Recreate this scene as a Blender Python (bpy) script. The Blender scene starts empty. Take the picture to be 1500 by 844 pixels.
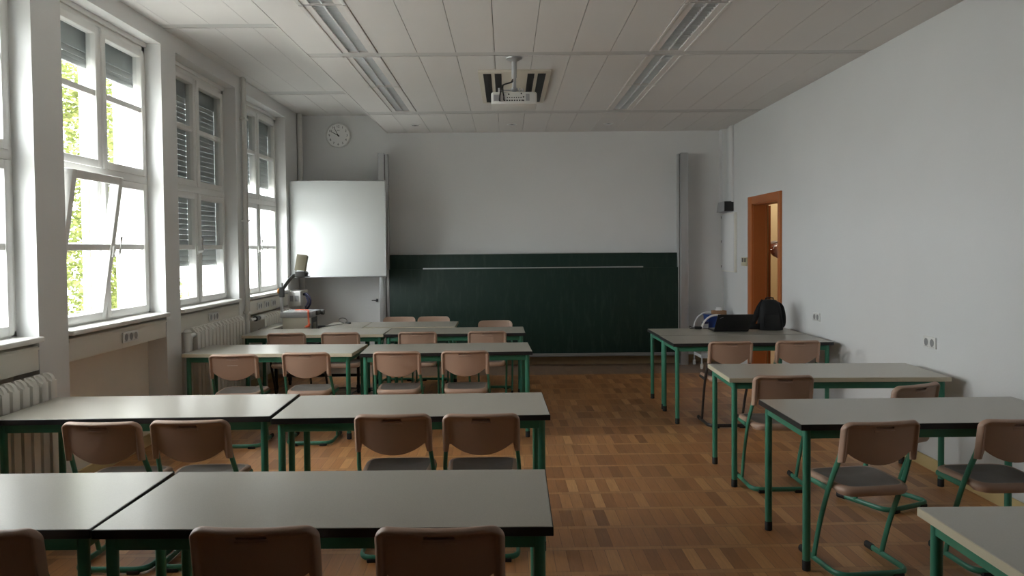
import bpy, bmesh, math, random
from mathutils import Vector, Matrix
random.seed(7)
PI = math.pi
SC = bpy.context.scene
COL = SC.collection

# ------------------------------------------------------------------ materials
MATS = {}
def mat(name, color, rough=0.5, metal=0.0, spec=0.5, noise=None, bump=None, emit=None):
    """noise=(scale, amount): gentle value variation; bump=(scale, strength)."""
    if name in MATS: return MATS[name]
    m = bpy.data.materials.new(name); m.use_nodes = True
    nt = m.node_tree; b = nt.nodes['Principled BSDF']
    b.inputs['Base Color'].default_value = (*color, 1)
    b.inputs['Roughness'].default_value = rough
    b.inputs['Metallic'].default_value = metal
    b.inputs['Specular IOR Level'].default_value = spec
    if emit:
        b.inputs['Emission Color'].default_value = (*emit[0], 1); b.inputs['Emission Strength'].default_value = emit[1]
    tc = nt.nodes.new('ShaderNodeTexCoord')
    if noise:
        n = nt.nodes.new('ShaderNodeTexNoise'); n.inputs['Scale'].default_value = noise[0]; n.inputs['Detail'].default_value = 4
        nt.links.new(tc.outputs['Object'], n.inputs['Vector'])
        r = nt.nodes.new('ShaderNodeMapRange'); r.inputs['From Min'].default_value = .3; r.inputs['From Max'].default_value = .7
        r.inputs['To Min'].default_value = 1 - noise[1]; r.inputs['To Max'].default_value = 1 + noise[1]
        nt.links.new(n.outputs['Fac'], r.inputs['Value'])
        v = nt.nodes.new('ShaderNodeVectorMath'); v.operation = 'SCALE'; v.inputs[0].default_value = color
        nt.links.new(r.outputs['Result'], v.inputs['Scale']); nt.links.new(v.outputs['Vector'], b.inputs['Base Color'])
    if bump:
        n = nt.nodes.new('ShaderNodeTexNoise'); n.inputs['Scale'].default_value = bump[0]; n.inputs['Detail'].default_value = 3
        nt.links.new(tc.outputs['Object'], n.inputs['Vector'])
        bp = nt.nodes.new('ShaderNodeBump'); bp.inputs['Strength'].default_value = bump[1]; bp.inputs['Distance'].default_value = .003
        nt.links.new(n.outputs['Fac'], bp.inputs['Height']); nt.links.new(bp.outputs['Normal'], b.inputs['Normal'])
    MATS[name] = m
    return m

WALL = mat('wall_paint', (.74, .745, .74), .75, noise=(1.2, .02), bump=(60, .25))
WALLCREAM = mat('wall_paint_cream', (.80, .74, .64), .7, noise=(2.0, .06), bump=(50, .3))
CEIL = mat('ceiling_panel', (.70, .685, .665), .8, noise=(1.5, .015), bump=(250, .15))
CEILBAR = mat('ceiling_bar', (.55, .545, .53), .6)
GAP = mat('ceiling_gap', (.12, .12, .12), .9)
WOODWHITE = mat('window_white', (.80, .80, .78), .4)
SILL = mat('sill_stone', (.78, .77, .74), .35)
DUCT = mat('duct_cream', (.78, .76, .69), .5)
LAM = mat('desk_laminate', (.36, .335, .285), .29, noise=(300, .07))
LAMPALE = mat('desk_laminate_pale', (.43, .405, .345), .29, noise=(300, .05))
BLACKEDGE = mat('black_edge', (.012, .012, .013), .45)
CREAMEDGE = mat('cream_edge', (.55, .49, .36), .45)
GREEN = mat('green_steel', (.042, .20, .125), .38)
DARKSTEEL = mat('dark_brown_steel', (.028, .022, .02), .4)
RUBBER = mat('black_rubber', (.010, .010, .010), .6)
SEATP = mat('beige_brown_plastic', (.41, .268, .195), .42, bump=(400, .25))
SEATTOP = mat('worn_grey_brown_seat', (.17, .148, .132), .5, noise=(9, .10), bump=(400, .2))
RADP = mat('radiator_enamel', (.82, .80, .75), .4)
PIPE = mat('pipe_enamel', (.70, .69, .66), .4)
ALU = mat('aluminium', (.52, .53, .54), .38, metal=.7)
ALUDARK = mat('aluminium_groove', (.16, .16, .16), .5, metal=.5)
BOARD = None
WHITEB = mat('white_panel', (.70, .725, .72), .5)
BLACKP = mat('black_plastic', (.012, .012, .013), .4)
BLACKF = mat('black_fabric', (.006, .006, .0065), .8, noise=(40, .2), bump=(200, .4))
GREYP = mat('grey_plastic', (.36, .36, .37), .5)
DGREYP = mat('dark_grey_plastic', (.10, .10, .095), .5)
OLIVEP = mat('olive_beige_plastic', (.34, .31, .22), .5)
BEIGEP = mat('beige_plastic', (.62, .58, .47), .5)
ORANGEP = mat('orange_plastic', (.75, .30, .03), .45)
REDCORD = mat('orange_red_cord', (.80, .12, .03), .45)
WHITEP = mat('white_plastic', (.76, .76, .74), .35)
SOCKETD = mat('socket_grey', (.30, .30, .30), .5)
SWITCHB = mat('switch_beige', (.52, .48, .33), .5)
FRAMEO = mat('door_frame_orange_brown', (.43, .135, .038), .42, noise=(6, .025))
CORR = mat('corridor_yellow_paint', (.54, .42, .25), .7, noise=(3, .03), bump=(60, .3))
BASEB = mat('baseboard_cream_wood', (.58, .45, .22), .45, noise=(5, .06))
SKIRTW = mat('skirting_brown_wood', (.46, .34, .20), .45, noise=(5, .08))
SHUT = mat('roller_shutter_grey', (.36, .385, .385), .55)
SHUTLAMP = mat('shutter_box_grey', (.33, .37, .37), .5)
PROJW = mat('projector_white', (.66, .66, .63), .45)
ACP = mat('cassette_cream', (.62, .58, .49), .5)
CARD = mat('cardboard_brown', (.34, .19, .10), .7)
BLUE = mat('blue_plastic', (.008, .045, .22), .4)
TISSUE = mat('tissue_white', (.80, .80, .80), .8)
CLEARP = mat('cloudy_plastic', (.40, .42, .46), .3)
SKIN = mat('skin', (.42, .22, .16), .5, noise=(30, .06))
HAIR = mat('grey_hair', (.30, .26, .22), .7, noise=(60, .25), bump=(120, .8))
SHIRT = mat('dark_blue_cloth', (.03, .04, .07), .8, bump=(150, .3))
TROUS = mat('charcoal_cloth', (.03, .03, .033), .8, bump=(150, .3))
METALW = mat('white_tube', (.78, .78, .78), .3)
CHROME = mat('chrome', (.75, .75, .75), .12, metal=1)
LAMPREF = mat('lamp_reflector', (.74, .76, .77), .3, metal=.25)
LAMPTUBE = mat('lamp_tube', (.75, .76, .75), .35)
CLOCKF = mat('clock_face', (.86, .86, .85), .4)
BARK = mat('bark', (.10, .075, .05), .9, noise=(8, .3), bump=(20, .6))
LAWN = mat('pale_paving', (.50, .485, .45), .9, noise=(1.0, .1))
FACADE = mat('outer_render', (.72, .71, .68), .8)
DARKVOID = mat('slot_black', (.006, .006, .006), .7)

def glass_mat():
    m = bpy.data.materials.new('window_glass'); m.use_nodes = True
    nt = m.node_tree; nt.nodes.clear()
    o = nt.nodes.new('ShaderNodeOutputMaterial'); mx = nt.nodes.new('ShaderNodeMixShader')
    t = nt.nodes.new('ShaderNodeBsdfTransparent'); t.inputs['Color'].default_value = (.95, .96, .955, 1)
    g = nt.nodes.new('ShaderNodeBsdfGlossy'); g.inputs['Roughness'].default_value = .02
    mx.inputs['Fac'].default_value = .06
    nt.links.new(t.outputs[0], mx.inputs[1]); nt.links.new(g.outputs[0], mx.inputs[2]); nt.links.new(mx.outputs[0], o.inputs['Surface'])
    return m
GLASS = glass_mat()

def N(nt, t, **k):
    n = nt.nodes.new(t)
    for a, v in k.items(): setattr(n, a, v)
    return n
def mth(nt, op, a, b=None, c=None):
    n = N(nt, 'ShaderNodeMath', operation=op)
    for i, v in enumerate((a, b, c)):
        if v is None: continue
        if isinstance(v, (int, float)): n.inputs[i].default_value = v
        else: nt.links.new(v, n.inputs[i])
    return n.outputs[0]

def floor_mat():
    m = bpy.data.materials.new('parquet'); m.use_nodes = True
    nt = m.node_tree; b = nt.nodes['Principled BSDF']; L = nt.links
    tc = N(nt, 'ShaderNodeTexCoord')
    mp = N(nt, 'ShaderNodeMapping'); mp.inputs['Rotation'].default_value = (0, 0, math.radians(-.7))
    L.new(tc.outputs['Object'], mp.inputs['Vector'])
    sp = N(nt, 'ShaderNodeSeparateXYZ'); L.new(mp.outputs[0], sp.inputs[0])
    x, y = sp.outputs[0], sp.outputs[1]
    P, W, S = .308, .066, .042
    yb = mth(nt, 'DIVIDE', y, P); iy = mth(nt, 'FLOOR', yb); fy = mth(nt, 'MULTIPLY', mth(nt, 'SUBTRACT', yb, iy), P)
    strip = mth(nt, 'LESS_THAN', fy, S)
    # planks: random shift per row
    wn0 = N(nt, 'ShaderNodeTexWhiteNoise', noise_dimensions='1D'); L.new(iy, wn0.inputs['W'])
    xs = mth(nt, 'ADD', x, mth(nt, 'MULTIPLY', wn0.outputs['Value'], .5))
    xb = mth(nt, 'DIVIDE', xs, W); ix = mth(nt, 'FLOOR', xb); fx = mth(nt, 'MULTIPLY', mth(nt, 'SUBTRACT', xb, ix), W)
    # strip boards run along x, 0.62 m long
    xb2 = mth(nt, 'DIVIDE', xs, .62); ix2 = mth(nt, 'ADD', mth(nt, 'FLOOR', xb2), 500)
    fx2 = mth(nt, 'MULTIPLY', mth(nt, 'SUBTRACT', xb2, mth(nt, 'FLOOR', xb2)), .62)
    idx = mth(nt, 'ADD', mth(nt, 'MULTIPLY', ix, mth(nt, 'SUBTRACT', 1, strip)), mth(nt, 'MULTIPLY', ix2, strip))
    cv = N(nt, 'ShaderNodeCombineXYZ'); L.new(idx, cv.inputs[0]); L.new(iy, cv.inputs[1]); L.new(strip, cv.inputs[2])
    wn = N(nt, 'ShaderNodeTexWhiteNoise', noise_dimensions='3D'); L.new(cv.outputs[0], wn.inputs['Vector'])
    rp = N(nt, 'ShaderNodeValToRGB'); e = rp.color_ramp.elements
    e[0].position = 0; e[0].color = (.26, .108, .036, 1); e[1].position = 1; e[1].color = (.56, .29, .115, 1)
    for pos, c in ((.22, (.35, .150, .050, 1)), (.6, (.41, .182, .063, 1)), (.85, (.47, .223, .081, 1))):
        k = e.new(pos); k.color = c
    L.new(wn.outputs['Value'], rp.inputs['Fac'])
    # strip tint: slightly paler, more even
    mxs = N(nt, 'ShaderNodeMix', data_type='RGBA'); L.new(mth(nt, 'MULTIPLY', strip, .6), mxs.inputs['Factor'])
    L.new(rp.outputs['Color'], mxs.inputs['A']); mxs.inputs['B'].default_value = (.48, .25, .10, 1)
    # grain
    gm = N(nt, 'ShaderNodeMapping'); gm.inputs['Scale'].default_value = (90, 6, 1); L.new(tc.outputs['Object'], gm.inputs['Vector'])
    ns = N(nt, 'ShaderNodeTexNoise'); ns.inputs['Scale'].default_value = 1; ns.inputs['Detail'].default_value = 5; L.new(gm.outputs[0], ns.inputs['Vector'])
    gr = mth(nt, 'ADD', mth(nt, 'MULTIPLY', ns.outputs['Fac'], .5), .75)
    # wear patches
    nw = N(nt, 'ShaderNodeTexNoise'); nw.inputs['Scale'].default_value = .9; nw.inputs['Detail'].default_value = 6; L.new(tc.outputs['Object'], nw.inputs['Vector'])
    wear = mth(nt, 'ADD', mth(nt, 'MULTIPLY', nw.outputs['Fac'], .4), .8)
    # joints
    def near(f, size, w):
        return mth(nt, 'MAXIMUM', mth(nt, 'LESS_THAN', f, w), mth(nt, 'GREATER_THAN', f, size - w))
    jp = mth(nt, 'MULTIPLY', near(fx, W, .0011), mth(nt, 'SUBTRACT', 1, strip))
    js = mth(nt, 'MULTIPLY', near(fx2, .62, .0012), strip)
    jy = mth(nt, 'MAXIMUM', near(fy, P, .0012), near(mth(nt, 'ABSOLUTE', mth(nt, 'SUBTRACT', fy, S)), 10, .0012))
    j = mth(nt, 'MAXIMUM', mth(nt, 'MAXIMUM', jp, js), jy)
    # joint depth differs from plank to plank
    jd = mth(nt, 'MULTIPLY', j, mth(nt, 'ADD', mth(nt, 'MULTIPLY', wn.outputs['Value'], .5), .4))
    val = mth(nt, 'MULTIPLY', mth(nt, 'MULTIPLY', gr, wear), mth(nt, 'SUBTRACT', 1, mth(nt, 'MULTIPLY', jd, .85)))
    sc = N(nt, 'ShaderNodeVectorMath', operation='SCALE'); L.new(mxs.outputs['Result'], sc.inputs[0]); L.new(val, sc.inputs['Scale'])
    # dull grey worn stretch in front of the board
    gy = mth(nt, 'GREATER_THAN', sp.outputs[1], 9.62)
    mg = N(nt, 'ShaderNodeMix', data_type='RGBA'); L.new(mth(nt, 'MULTIPLY', gy, .75), mg.inputs['Factor'])
    L.new(sc.outputs[0], mg.inputs['A']); mg.inputs['B'].default_value = (.20, .165, .135, 1)
    L.new(mg.outputs['Result'], b.inputs['Base Color'])
    rr = mth(nt, 'ADD', mth(nt, 'MULTIPLY', nw.outputs['Fac'], .22), .26); L.new(rr, b.inputs['Roughness'])
    bp = N(nt, 'ShaderNodeBump'); bp.inputs['Strength'].default_value = .35; bp.inputs['Distance'].default_value = .002
    h = mth(nt, 'ADD', mth(nt, 'SUBTRACT', 1, j), mth(nt, 'MULTIPLY', wn.outputs['Value'], .35)); L.new(h, bp.inputs['Height'])
    L.new(bp.outputs[0], b.inputs['Normal'])
    return m
FLOORM = floor_mat()

def board_mat():
    m = bpy.data.materials.new('chalkboard_green'); m.use_nodes = True
    nt = m.node_tree; b = nt.nodes['Principled BSDF']; L = nt.links
    tc = N(nt, 'ShaderNodeTexCoord'); mp = N(nt, 'ShaderNodeMapping'); mp.inputs['Scale'].default_value = (14, 1, 2.2); mp.inputs['Rotation'].default_value = (0, .15, 0)
    L.new(tc.outputs['Object'], mp.inputs['Vector'])
    n = N(nt, 'ShaderNodeTexNoise'); n.inputs['Scale'].default_value = 1.6; n.inputs['Detail'].default_value = 7; n.inputs['Roughness'].default_value = .7
    L.new(mp.outputs[0], n.inputs['Vector'])
    n2 = N(nt, 'ShaderNodeTexNoise'); n2.inputs['Scale'].default_value = 1.1; L.new(tc.outputs['Object'], n2.inputs['Vector'])
    f = mth(nt, 'MULTIPLY', mth(nt, 'MAXIMUM', mth(nt, 'SUBTRACT', n.outputs['Fac'], .5), 0), mth(nt, 'MULTIPLY', n2.outputs['Fac'], 1.3))
    mx = N(nt, 'ShaderNodeMix', data_type='RGBA'); L.new(f, mx.inputs['Factor'])
    mx.inputs['A'].default_value = (.0095, .030, .022, 1); mx.inputs['B'].default_value = (.11, .15, .135, 1)
    L.new(mx.outputs['Result'], b.inputs['Base Color']); b.inputs['Roughness'].default_value = .5; b.inputs['Specular IOR Level'].default_value = .35
    return m
BOARD = board_mat()

def leaf_mat():
    m = bpy.data.materials.new('leaf_green'); m.use_nodes = True
    nt = m.node_tree; L = nt.links
    b = nt.nodes['Principled BSDF']; out = nt.nodes['Material Output']
    g = N(nt, 'ShaderNodeNewGeometry'); rp = N(nt, 'ShaderNodeValToRGB')
    rp.color_ramp.elements[0].color = (.10, .13, .03, 1); rp.color_ramp.elements[1].color = (.27, .29, .09, 1)
    L.new(g.outputs['Random Per Island'], rp.inputs['Fac']); L.new(rp.outputs[0], b.inputs['Base Color']); b.inputs['Roughness'].default_value = .6
    t = N(nt, 'ShaderNodeBsdfTranslucent'); L.new(rp.outputs[0], t.inputs['Color'])
    mx = N(nt, 'ShaderNodeMixShader'); mx.inputs[0].default_value = .45
    L.new(b.outputs[0], mx.inputs[1]); L.new(t.outputs[0], mx.inputs[2]); L.new(mx.outputs[0], out.inputs['Surface'])
    return m
LEAF = leaf_mat()

# ------------------------------------------------------------------ mesh helpers
def bx(bm, x0, x1, y0, y1, z0, z1, bev=0, seg=2, mi=0):
    vs = [bm.verts.new((x, y, z)) for x in (x0, x1) for y in (y0, y1) for z in (z0, z1)]
    fs = [bm.faces.new([vs[i] for i in q]) for q in ((0, 1, 3, 2), (4, 6, 7, 5), (0, 4, 5, 1), (2, 3, 7, 6), (0, 2, 6, 4), (1, 5, 7, 3))]
    for f in fs: f.material_index = mi
    if bev:
        es = {e for f in fs for e in f.edges}
        r = bmesh.ops.bevel(bm, geom=list(es), offset=bev, segments=seg, affect='EDGES', profile=.5)
        for f in r['faces']: f.material_index = mi
    return vs
def tube(bm, pts, r, seg=10, r2=None, up=(0, 0, 1), closed=False, caps=True, mi=0):
    """swept tube through pts; r sideways, r2 along 'up'. r may be a list (taper)."""
    pts = [Vector(p) for p in pts]; n = len(pts); up = Vector(up); rings = []
    for i, p in enumerate(pts):
        if closed: t = pts[(i + 1) % n] - pts[i - 1]
        else: t = pts[min(i + 1, n - 1)] - pts[max(i - 1, 0)]
        t.normalize()
        s = t.cross(up)
        if s.length < 1e-4: s = t.cross(Vector((1, 0, 0)))
        if s.length < 1e-4: s = t.cross(Vector((0, 1, 0)))
        s.normalize(); u = s.cross(t).normalized()
        a = r[i] if isinstance(r, (list, tuple)) else r
        b2 = a if r2 is None else (r2[i] if isinstance(r2, (list, tuple)) else r2)
        rings.append([bm.verts.new(p + s * (math.cos(k * 2 * PI / seg) * a) + u * (math.sin(k * 2 * PI / seg) * b2)) for k in range(seg)])
    m = n if closed else n - 1
    for i in range(m):
        A, B = rings[i], rings[(i + 1) % n]
        for k in range(seg):
            f = bm.faces.new((A[k], A[(k + 1) % seg], B[(k + 1) % seg], B[k])); f.material_index = mi
    if caps and not closed:
        f = bm.faces.new(rings[0][::-1]); f.material_index = mi
        f = bm.faces.new(rings[-1]); f.material_index = mi
def arc(pts, rad, seg=5):
    """round the inner corners of a polyline"""
    pts = [Vector(p) for p in pts]; out = [pts[0]]
    for i in range(1, len(pts) - 1):
        a, b, c = pts[i - 1], pts[i], pts[i + 1]
        r = min(rad, (a - b).length * .49, (c - b).length * .49)
        p, q = b + (a - b).normalized() * r, b + (c - b).normalized() * r
        for k in range(seg + 1):
            t = k / seg; out.append(p * (1 - t) ** 2 + b * 2 * t * (1 - t) + q * t * t)
    out.append(pts[-1]); return out
def smooth_path(pts, n=6):
    """Catmull-Rom"""
    P = [Vector(p) for p in pts]; P = [P[0]] + P + [P[-1]]; out = []
    for i in range(1, len(P) - 2):
        for k in range(n):
            t = k / n; a, b, c, d = P[i - 1:i + 3]
            out.append(.5 * ((2 * b) + (c - a) * t + (2 * a - 5 * b + 4 * c - d) * t * t + (3 * b - a - 3 * c + d) * t ** 3))
    out.append(P[-2]); return out
def lathe(bm, prof, seg=24, c=(0, 0, 0), axis='z', mi=0):
    """prof: (r, h) list"""
    c = Vector(c); rings = []
    def P(r, h, a):
        x, y = r * math.cos(a), r * math.sin(a)
        return c + Vector({'z': (x, y, h), 'y': (x, h, -y), 'x': (h, x, y)}[axis])
    for r, h in prof:
        rings.append([bm.verts.new(P(max(r, 1e-4), h, 2 * PI * k / seg)) for k in range(seg)])
    for A, B in zip(rings, rings[1:]):
        for k in range(seg):
            f = bm.faces.new((A[k], A[(k + 1) % seg], B[(k + 1) % seg], B[k])); f.material_index = mi
    for R_, rev in ((rings[0], True), (rings[-1], False)):
        f = bm.faces.new(R_[::-1] if rev else R_); f.material_index = mi
def prism(bm, poly, d0, d1, plane='xz', mi=0):
    def P(a, b, d): return {'xz': (a, d, b), 'xy': (a, b, d), 'yz': (d, a, b)}[plane]
    A = [bm.verts.new(P(a, b, d0)) for a, b in poly]; B = [bm.verts.new(P(a, b, d1)) for a, b in poly]
    n = len(poly)
    fs = [bm.faces.new(A[::-1]), bm.faces.new(B)] + [bm.faces.new((A[i], A[(i + 1) % n], B[(i + 1) % n], B[i])) for i in range(n)]
    for f in fs: f.material_index = mi
def obj(name, bm, m, parent=None, label=None, smooth=True, ang=35):
    bmesh.ops.recalc_face_normals(bm, faces=bm.faces[:])
    me = bpy.data.meshes.new(name); bm.to_mesh(me); bm.free()
    for k in (m if isinstance(m, (list, tuple)) else [m]): me.materials.append(k)
    if smooth:
        for p in me.polygons: p.use_smooth = True
        me.set_sharp_from_angle(angle=math.radians(ang))
    o = bpy.data.objects.new(name, me); COL.objects.link(o)
    if parent: o.parent = parent
    if label: o['label'] = label
    return o
def BM(): return bmesh.new()
def tag(o, label, cat, group=None):
    o['label'] = label; o['category'] = cat
    if group: o['group'] = group
    return o
def thing(name, label, cat, loc=(0, 0, 0), rz=0, group=None):
    o = bpy.data.objects.new(name, None); COL.objects.link(o)
    o.location = loc; o.rotation_euler = (0, 0, rz); o.empty_display_size = .1
    return tag(o, label, cat, group)
def struct(name, bm, m, parent=None):
    o = obj(name, bm, m, parent)
    if not parent: o['kind'] = 'structure'
    return o
def sempty(name, loc=(0, 0, 0)):
    o = bpy.data.objects.new(name, None); COL.objects.link(o); o.location = loc; o['kind'] = 'structure'; return o
def dup(root, loc, rz, label, group=None):
    r = root.copy(); COL.objects.link(r); r.location = loc; r.rotation_euler = (0, 0, rz); r['label'] = label
    if group: r['group'] = group
    def rec(src, dst):
        for ch in list(src.children):
            c = ch.copy(); COL.objects.link(c); c.parent = dst; rec(ch, c)
    rec(root, r); return r
R_ = math.radians

# ------------------------------------------------------------------ room dimensions (metres; camera above x=0, y=0)
XL, XR, YB, YF = -2.73, 2.92, 10.60, -.55
ZM, ZL = 3.0987, 3.334
XO = -3.12           # outer face of the window wall
XF = -2.86           # inner face of the window frames
XSTEP = -1.56
BAYS = [(-.55, .98), (1.10, 3.63), (3.75, 6.29), (6.41, 8.965), (9.147, 10.6)]
BARS = [(.98, 1.10), (3.63, 3.75), (6.29, 6.41), (8.965, 9.147)]

b = BM(); bx(b, -3.12, 3.12, YF - .1, YB + .15, -.12, 0); struct('floor', b, FLOORM)

# back wall, rear wall
b = BM(); bx(b, XO, 3.08, YB, YB + .18, 0, 3.6); struct('wall_back', b, WALL)
b = BM(); bx(b, XO, 3.08, YF - .15, YF, 0, 3.6); struct('wall_front', b, mat('rear_wall_light_absorber', (.10, .08, .065), .6, noise=(4, .08)))  # unseen rear wall, darkened and set close to cut light on chair backs

# right wall with the door hole
DY0, DY1, DZ = 8.435, 9.33, 2.045
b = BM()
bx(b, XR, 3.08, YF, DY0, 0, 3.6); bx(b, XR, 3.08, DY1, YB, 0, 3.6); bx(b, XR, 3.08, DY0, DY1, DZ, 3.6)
struct('wall_right', b, mat('wall_paint_dimmed', (.655, .665, .665), .75, noise=(1.2, .02), bump=(60, .25)))  # same wall paint darkened: the weaker light here is put into the colour

# window wall: piers, lintels, parapets
WINS = [(3.20, 4.62), (4.93, 6.35), (6.63, 8.08), (8.40, 9.88)]
b = BM()
ys = [YF] + [v for w in WINS for v in w] + [YB]
for i in range(0, len(ys), 2): bx(b, XO, XL, ys[i], ys[i + 1], 0, 3.6)
for y0, y1 in WINS:
    bx(b, XO, XL, y0, y1, 3.20, 3.6)
    bx(b, XO, -2.885, y0, y1, 0, 1.03, mi=1)
struct('wall_left', b, [WALL, WALLCREAM])

# ------------------------------------------------------------------ ceiling
b = BM()
xs = [XSTEP] + [-1.298 + .305 * k for k in range(14)] + [XR]
LAMPCOL = ((-1.298, -.993), (1.142, 1.447))
G = .0022
for (y0, y1) in BAYS:
    for a, c in zip(xs, xs[1:]):
        if c - a < .02: continue
        if y1 < 9.2 and any(abs(a - l[0]) < .01 for l in LAMPCOL): continue
        bx(b, a + G, c - G, y0, y1, ZM, ZM + .02)
for (y0, y1) in BARS: bx(b, XSTEP + .002, XR, y0 + .002, y1 - .002, ZM + .004, ZM + .02, mi=1)
bx(b, XSTEP, XR, YF, YB, ZM + .14, ZM + .16, mi=2)          # void above the panels
bx(b, XSTEP - .015, XSTEP, YF, YB, ZM - .002, ZL + .03)      # step between the two ceiling levels
xl = [XL - .02] + [-2.62 + .305 * k for k in range(4)] + [XSTEP]
for (y0, y1) in BAYS:
    for a, c in zip(xl, xl[1:]): bx(b, a + .0012, c - .0012, y0, y1, ZL, ZL + .02)
for (y0, y1) in BARS: bx(b, XL, XSTEP - .015, y0 + .001, y1 - .001, ZL + .004, ZL + .02, mi=1)
bx(b, XO, XSTEP, YF, YB, ZL + .02, ZL + .05, mi=2)
bx(b, XO, 3.08, YF - .1, YB + .1, 3.6, 3.7, mi=2)
struct('ceiling', b, [CEIL, CEILBAR, GAP])

# strip lights recessed in the ceiling
def strip_light(xc, y0, y1, label):
    t = thing('ceiling_light', label, 'light', (xc, (y0 + y1) / 2, ZM), 0, 'recessed strip lights')
    h = (y1 - y0) / 2; w = .1525
    f = BM()
    bx(f, -w + .003, -.078, -h, h, 0, .015); bx(f, .078, w - .003, -h, h, 0, .015)
    bx(f, -.078, .078, -h, -h + .012, 0, .015); bx(f, -.078, .078, h - .012, h, 0, .015)
    bx(f, -.081, -.077, -h, h, .002, .085); bx(f, .077, .081, -h, h, .002, .085); bx(f, -.081, .081, -h, h, .08, .09)
    bx(f, -.15, -.125, -h, h, -.006, 0, .002); bx(f, .125, .15, -h, h, -.006, 0, .002)
    obj('housing', f, CEIL, t)
    f = BM()
    for s in (-1, 1):
        tube(f, [(s * .039, -h + .03, .06), (s * .039, h - .03, .06)], .013, 10)
    obj('tube', f, LAMPTUBE, t)
    f = BM()
    n = int((y1 - y0) / .052)
    for k in range(1, n):
        y = -h + k * (2 * h) / n
        bx(f, -.077, .077, y - .003, y + .002, .004, .036)
    bx(f, -.005, .005, -h + .012, h - .012, 0, .05)
    obj('louvre', f, LAMPREF, t)
lab = {0: 'left-side', 1: 'right-side'}
for i, xc in enumerate((-1.1455, 1.2945)):
    side = ('the window side', 'the door side')[i]
    strip_light(xc, 7.60, 8.955, f'recessed louvred strip light nearest the chalkboard on {side}')
    strip_light(xc, 6.42, 7.58, f'recessed louvred strip light beside the projector mount on {side}')
    strip_light(xc, 5.06, 6.28, f'recessed louvred strip light before the first ceiling bar, on {side}')
    strip_light(xc, 3.76, 5.04, f'recessed louvred strip light cut off by the top of the photo on {side}')

# three downlights
for i, x in enumerate((-1.12, .087, 1.29)):
    t = thing('downlight', ('small round downlight nearest the clock', 'small round downlight behind the projector', 'small round downlight nearest the door')[i],
              'light', (x, 9.92, ZM), 0, 'downlights above the chalkboard')
    f = BM(); lathe(f, [(.062, 0), (.068, -.004), (.055, -.008), (.048, -.004), (.048, 0)], 24); obj('ring', f, WHITEP, t)
    f = BM(); lathe(f, [(.046, -.004), (.038, -.012), (.02, -.017), (.003, -.018)], 24); obj('lamp', f, CHROME, t)

# ceiling cassette behind the projector
t = thing('ceiling_ventilation_grille', 'cream ventilation panel with four dark slots in the ceiling behind the projector', 'vent', (.087, 7.63, ZM))
f = BM(); bx(f, -.32, .32, -.74, .74, -.022, 0, .006); obj('panel', f, ACP, t)
for x0, x1 in ((-.275, -.205), (-.175, -.115), (.115, .175), (.205, .275)):
    f = BM(); bx(f, x0, x1, -.67, .67, -.0245, -.02); bx(f, (x0 + x1) / 2 - .006, (x0 + x1) / 2 + .006, -.67, .67, -.027, -.02)
    obj('slot', f, DARKVOID, t)

# projector on its pole
t = thing('ceiling_projector', 'white data projector hanging from the ceiling on a grey pole', 'projector', (.077, 6.47, ZM))
f = BM(); lathe(f, [(.04, 0), (.068, -.004), (.066, -.012), (.03, -.03), (.022, -.034)], 28); obj('ceiling_flange', f, ALU, t)
f = BM(); tube(f, [(0, 0, -.03), (0, 0, -.165)], .0215, 16); tube(f, [(0, 0, -.16), (0, 0, -.275)], .0165, 16); obj('pole', f, ALU, t)
f = BM(); lathe(f, [(.02, -.245), (.03, -.25), (.03, -.262), (.012, -.28)], 18)
tube(f, [(-.125, 0, -.265), (.075, 0, -.265)], .006, 8); tube(f, [(-.125, 0, -.30), (-.125, 0, -.245)], .007, 8)
tube(f, [(.045, 0, -.30), (.045, 0, -.245)], .007, 8); tube(f, [(.07, 0, -.30), (.07, 0, -.25)], .007, 8); bx(f, -.13, .08, -.05, .05, -.302, -.292); obj('mount_bracket', f, ALU, t)
f = BM(); bx(f, -.185, .178, -.14, .16, -.395, -.302, .016, 3); bx(f, -.185, .178, -.135, .155, -.398, -.388, .005); body = obj('body', f, PROJW, t)
f = BM()
bx(f, -.165, -.11, -.1425, -.139, -.375, -.325); obj('vent_grille', f, GREYP, body)
f = BM(); bx(f, .09, .12, -.1425, -.139, -.375, -.32); obj('vent_grille', f, GREYP, body)
f = BM()
for k in range(7): bx(f, -.06 + k * .018, -.052 + k * .018, -.1425, -.139, -.352, -.344)
for k in range(8): bx(f, -.085 + k * .02, -.073 + k * .02, -.1425, -.139, -.376, -.366)
for x, z in ((.072, -.344), (.055, -.318), (-.045, -.322), (.072, -.372)): lathe(f, [(.006, -.1425), (.006, -.139)], 10, (x, 0, z), 'y')
obj('connector', f, DARKVOID, body)
f = BM(); lathe(f, [(.03, .15), (.034, .165), (.03, .175), (.02, .17)], 20, (-.09, 0, -.35), 'y'); obj('lens', f, BLACKP, t)
f = BM()
tube(f, smooth_path([(-.012, -.02, -.19), (-.02, -.06, -.21), (-.075, -.10, -.235), (-.10, -.13, -.26), (-.115, -.155, -.33), (-.12, -.15, -.37), (-.115, -.14, -.372)]), .006, 8)
tube(f, smooth_path([(-.012, -.02, -.18), (-.03, -.065, -.215), (-.085, -.10, -.24), (-.092, -.13, -.29), (-.085, -.155, -.34), (-.085, -.14, -.37)]), .005, 8)
obj('cable', f, BLACKP, t)

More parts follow.
